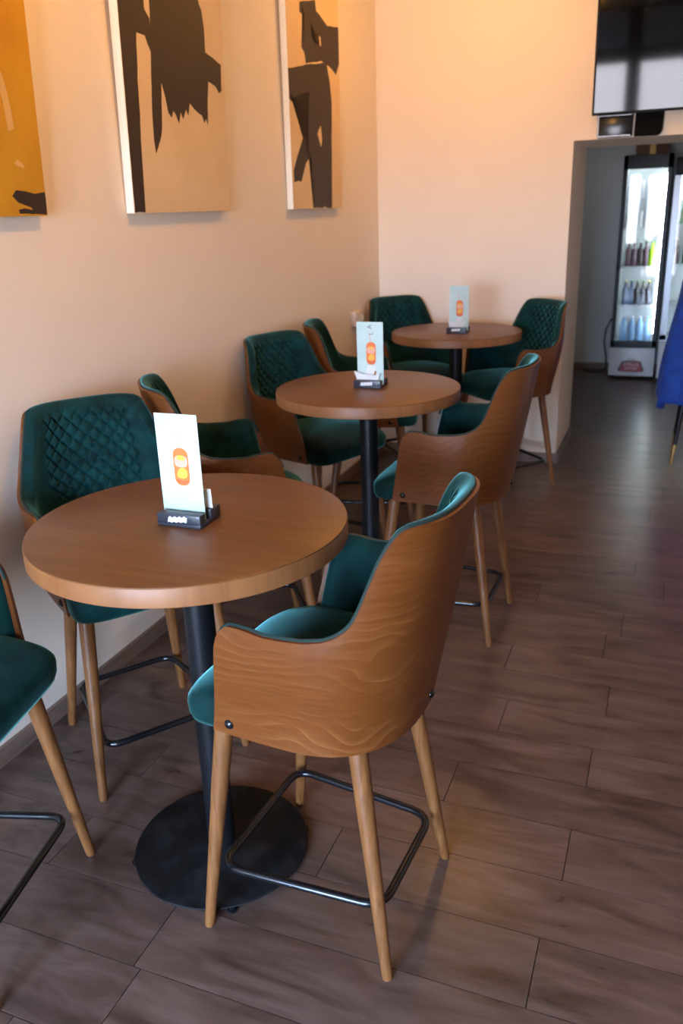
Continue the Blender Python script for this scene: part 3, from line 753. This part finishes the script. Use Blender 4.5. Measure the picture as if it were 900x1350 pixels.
def fridge(x0, x1, yf, depth, H, zk, frame, label, handle_left, stile):
    t = empty('drinks_fridge', ((x0 + x1) / 2, yf, 0), 0, label, 'fridge', 'glass-door drinks fridges')
    w = (x1 - x0) / 2
    bodym = M_BLACK
    # carcass: sides, back, top, plinth
    ob('carcass', boxes('carcass', [(-w, -w + .03, 0.03, depth, 0.02, H), (w - .03, w, 0.03, depth, 0.02, H), (-w, w, depth - .03, depth, 0.02, H), (-w, w, 0.03, depth, H - 0.05, H), (-w, w, 0.03, depth, 0.02, zk)], bodym), t)
    ob('liner', boxes('liner', [(-w + .03, w - .03, depth - .045, depth - .03, zk, H - .05), (-w + .03, -w + .036, 0.05, depth - .03, zk, H - .05), (w - .036, w - .03, 0.05, depth - .03, zk, H - .05), (-w + .03, w - .03, 0.05, depth - .03, zk, zk + .01)], M_FIN), t)
    kp = ob('kick_panel', box('kick_panel', -w, w, 0.0, 0.03, 0.035, zk - 0.02, M_FWHITE, 0.004), t)
    door = ob('door', boxes('door', [(-w, -w + stile, -0.02, 0.028, zk, H - 0.01), (w - stile, w, -0.02, 0.028, zk, H - 0.01), (-w, w, -0.02, 0.028, zk - 0.01, zk + 0.05), (-w, w, -0.02, 0.028, H - 0.12, H - 0.01)], frame), t)
    ob('pane', box('pane', -w + stile - .004, w - stile + .004, 0.0, 0.006, zk + 0.045, H - 0.115, M_GLASS), door)
    hx = -w + 0.014 if handle_left else w - 0.014
    ob('handle', box('handle', hx - .010, hx + .010, -0.05, -0.018, 1.02, 1.20, M_BLACKG, 0.006), door)
    ob('led_strip', boxes('led_strip', [(w - stile - .012, w - stile - .002, 0.04, 0.05, zk + .12, H - .16), (-w + stile, w - stile, 0.05, 0.07, H - 0.075, H - 0.065)], M_LED), t)
    for k in range(4):
        ob('foot', lathe('foot', [(0, 0.022), (0.018, 0.022), (0.02, 0), (0, 0)], M_BLACK, 12), t, ((-1 if k % 2 else 1) * (w - .05), 0.08 + (k // 2) * (depth - .16), 0))
    return t, kp, w
FX0, FX1, FYF = 1.330, 1.745, 8.50
f1, kp, fw = fridge(FX0, FX1, FYF, 0.44, 2.03, 0.325, M_BLACK, 'tall narrow black fridge with lit glass door and red badge on its white base', True, 0.036)
SHELVES = [(0.335, 'bottom'), (0.70, 'middle'), (1.055, 'upper'), (1.40, 'second highest'), (1.66, 'highest')]
for z, nm in SHELVES[1:]:
    sh = ob('shelf', boxes('shelf', [(-fw + .037, fw - .05, 0.06, 0.385, -0.006, 0.0), (-fw + .037, fw - .05, 0.055, 0.062, -0.018, 0.006)], M_FIN), f1, (0, 0, z))
cxf = (FX0 + FX1) / 2
row = [-0.115, -0.062, -0.009, 0.044, 0.097]
ordn = ['leftmost', 'second from left', 'middle one', 'second from right', 'rightmost']
spec = {'bottom': ('big', [M_BBLUE, M_BBLUE, M_BBLUE, M_BBLUE, M_BGREEN], 'wwwgw', 'pale water bottle'),
        'middle': ('bottle', [M_BNAVY, M_BNAVY, M_BDARK, M_BDARK, M_BDARK], 'ygggy', 'dark beer bottle'),
        'upper': ('bottle', [M_BPURP, M_BPURP, M_BDARK, M_BPURP, M_BLIME], 'wwwgg', 'plum coloured bottle')}
for z, nm in SHELVES[:3]:
    kind, ms, caps, what = spec[nm]
    for i, dx in enumerate(row):
        wh = what
        if ms[i] is M_BGREEN: wh = 'green glass bottle'
        elif ms[i] is M_BLIME: wh = 'bright lime bottle'
        elif ms[i] is M_BNAVY: wh = 'navy bottle'
        if kind == 'big' and i > 3: continue
        ddx = row[i] if kind != 'big' else -0.105 + 0.074 * i
        put_bottle(cxf + ddx, FYF + 0.13, z, kind, ms[i], caps[i], '%s on the %s shelf of the narrow lit fridge, %s' % (wh, nm, ordn[i] if kind != 'big' else ['leftmost', 'second from left', 'second from right', 'rightmost'][i]), 'bottles on the %s fridge shelf' % nm)
for z, nm in SHELVES[3:]:  # white blocks imitate the bright reflection in the upper door glass
    for i in range(2):
        t = empty('reflection_block', (cxf - 0.075 + 0.14 * i, FYF + 0.17, z), 0, 'white block standing in for glass reflection on the %s shelf of the narrow fridge, %s one' % (nm, ['left', 'right'][i]), 'reflection block', 'white reflection blocks in the narrow fridge')
        ob('block_body', box('block_body', -0.062, 0.062, -0.08, 0.08, 0, 0.15 + 0.02 * i, M_REFL, 0.014, 3), t)
        ob('block_line', boxes('block_line', [(-0.05, 0.05, -0.083, -0.079, 0.07, 0.078)], M_FIN), t)
# badge on the white panel
def sc_poly(p, k=1.3, c=0.135): return [(x * k, c + (z - c) * k + 0.01) for x, z in p]
ob('badge', prism('badge', sc_poly(smooth_poly([(-0.095, 0.10), (-0.075, 0.135), (-0.068, 0.165), (0.068, 0.165), (0.075, 0.135), (0.095, 0.10), (0.088, 0.078), (-0.088, 0.078)], 1)), -0.004, 0.001, M_DRED), kp)
ob('badge_field', prism('badge_field', sc_poly(smooth_poly([(-0.076, 0.092), (-0.066, 0.155), (0.066, 0.155), (0.076, 0.092), (0.07, 0.084), (-0.07, 0.084)], 1)), -0.0055, -0.0035, M_RED), kp)
ob('badge_horn', prism('badge_horn', sc_poly(smooth_poly([(-0.028, 0.166), (-0.03, 0.182), (0.0, 0.190), (0.02, 0.184), (0.034, 0.166)], 1)), -0.0045, 0.0, M_SILV), kp)
text_obj('lettering', 'STELLA', 0.044, M_SILV, kp, (0, -0.0062, 0.147), (PI / 2, 0, 0))
text_obj('lettering', 'ARTOIS', 0.034, M_SILV, kp, (0, -0.0062, 0.108), (PI / 2, 0, 0))
ob('badge_line', boxes('badge_line', [(-0.03, 0.03, -0.001, 0.001, 0.046, 0.050)], M_PGREY), kp)
f2, kp2, fw2 = fridge(1.775, 2.40, 8.42, 0.52, 1.96, 0.40, M_ALU, 'wide fridge with aluminium door frame at the right edge of the doorway', False, 0.055)
ob('header', box('header', -fw2, fw2, -0.03, 0.03, 1.84, 1.99, M_BLACK, 0.004), f2)
for z in (0.72, 1.08, 1.42):
    ob('shelf', boxes('shelf', [(-fw2 + .037, fw2 - .06, 0.06, 0.46, -0.006, 0.0), (-fw2 + .037, fw2 - .06, 0.055, 0.062, -0.02, 0.006)], M_FIN), f2, (0, 0, z))
for zi, (z, nm) in enumerate(((1.08, 'lower'), (1.42, 'higher'))):
    for i in range(6):
        put_bottle(1.845 + 0.085 * i, 8.57, z, 'bottle', [M_BDARK, M_BGREEN, M_BDARK, M_BPURP, M_BGREEN, M_BDARK][(i + zi) % 6], 'ygwygw'[i],
                   'bottle on the %s shelf of the wide aluminium fridge, %s from its left side' % (nm, ['first', 'second', 'third', 'fourth', 'fifth', 'sixth'][i]), 'bottles in the wide fridge')
t = empty('storage_carton', (1.56, 8.72, 2.03), 0.05, 'dark brown carton lying on top of the narrow fridge', 'carton')
ob('carton_body', box('carton_body', -0.15, 0.13, -0.18, 0.16, 0, 0.16, M_CARTON, 0.003), t); ob('tape', boxes('tape', [(-0.03, 0.02, -0.1815, -0.18, 0.0, 0.16)], M_PALE), t)
t = empty('added_panel_light', (0.85, 7.9, 2.5), 0, 'small white panel light added out of view to brighten the back room', 'lamp')  # unseen fill light, added to lift the dark back room wall
ob('frame', boxes('frame', [(-0.2, 0.2, -0.2, 0.2, -0.025, 0.0)], M_FWHITE), t)
ob('diffuser', boxes('diffuser', [(-0.18, 0.18, -0.18, 0.18, -0.029, -0.024)], M_LEDP), t)
# mains cable by the narrow fridge
pts = [(1.29, 8.98, 0.52), (1.285, 8.95, 0.50), (1.25, 8.93, 0.42), (1.24, 8.92, 0.30), (1.27, 8.90, 0.15), (1.28, 8.86, 0.03), (1.22, 8.80, 0.008), (1.12, 8.82, 0.008), (1.06, 8.90, 0.008)]
tag(ob('power_cable', tube('power_cable', [Vector(p) for p in pts], 0.008, M_CABLE, 8)), 'black power cable hanging beside the narrow fridge onto the floor', 'cable')

# ------------------------------------------------------------------ blue cloth over a black-legged chair
st = empty('black_leg_chair', (2.13, 5.80, 0), 0, 'chair with black brass-tipped legs mostly hidden under blue cloth', 'chair')
for sx, sy in ((-1, -1), (1, -1), (-1, 1), (1, 1)):
    p1 = Vector((sx * 0.177, sy * 0.163, 0)); p0 = Vector((sx * 0.125, sy * 0.12, 0.62)); d = p0 - p1
    lg = ob('leg', tube('leg', [p1 + d * 0.21, p1 + d * 0.6, p0], 0, M_BLACK, 14, radii=[0.0125, 0.016, 0.019]), st)
    ob('brass_tip', tube('brass_tip', [p1, p1 + d * 0.02, p1 + d * 0.212], 0, M_BRASS, 14, radii=[0.008, 0.009, 0.0128]), lg)
ob('seat', box('seat', -0.19, 0.19, -0.18, 0.18, 0.61, 0.68, M_BLACK, 0.02, 3), st)
ob('backrest', box('backrest', -0.18, 0.18, 0.13, 0.17, 0.68, 1.17, M_BLACK, 0.02, 3), st)
def drape():
    V = []; F = []; NA, NZ = 160, 26
    for g in (0, 1):
        for j in range(NZ + 1):
            t = j / NZ
            for i in range(NA):
                a = 2 * PI * i / NA
                ca, sa = math.cos(a), math.sin(a)
                # rounded rectangle cross-section that widens downwards, with folds
                rx = lerp(0.215, 0.275, sm(0, 0.85, t)); ry = lerp(0.205, 0.235, t)
                k = (abs(ca) ** 3.2 + abs(sa) ** 3.2) ** (-1 / 3.2)
                fold = (0.006 + 0.022 * t) * math.sin(7 * a + 1.3 * math.sin(2 * a))
                rr = k + fold / 0.24 - g * 0.012
                top = 1.235
                hem = 0.40 + 0.035 * math.sin(3 * a + 0.6) + 0.02 * math.sin(7 * a)
                z = lerp(top, hem, t) - 0.03 * (1 - t) * (abs(ca) ** 6)
                if t < 0.06:
                    rr *= lerp(0.88, 1.0, t / 0.06)
                V.append((rx * rr * ca + 0.01 * t * -1, ry * rr * sa, z))
    K = (NZ + 1) * NA
    for g in (0, 1):
        for j in range(NZ):
            for i in range(NA):
                F.append((g * K + j * NA + i, g * K + j * NA + (i + 1) % NA, g * K + (j + 1) * NA + (i + 1) % NA, g * K + (j + 1) * NA + i))
    for i in range(NA):
        F.append((NZ * NA + i, NZ * NA + (i + 1) % NA, K + NZ * NA + (i + 1) % NA, K + NZ * NA + i))
    F.append(tuple(range(NA))); F.append(tuple(range(K, K + NA)))
    return mesh_from('blue_cloth', V, F, M_BLUE, True)
tag(ob('blue_cloth', drape(), None, (2.13, 5.80, 0)), 'royal blue cloth draped in folds over the chair at the right edge', 'cloth')
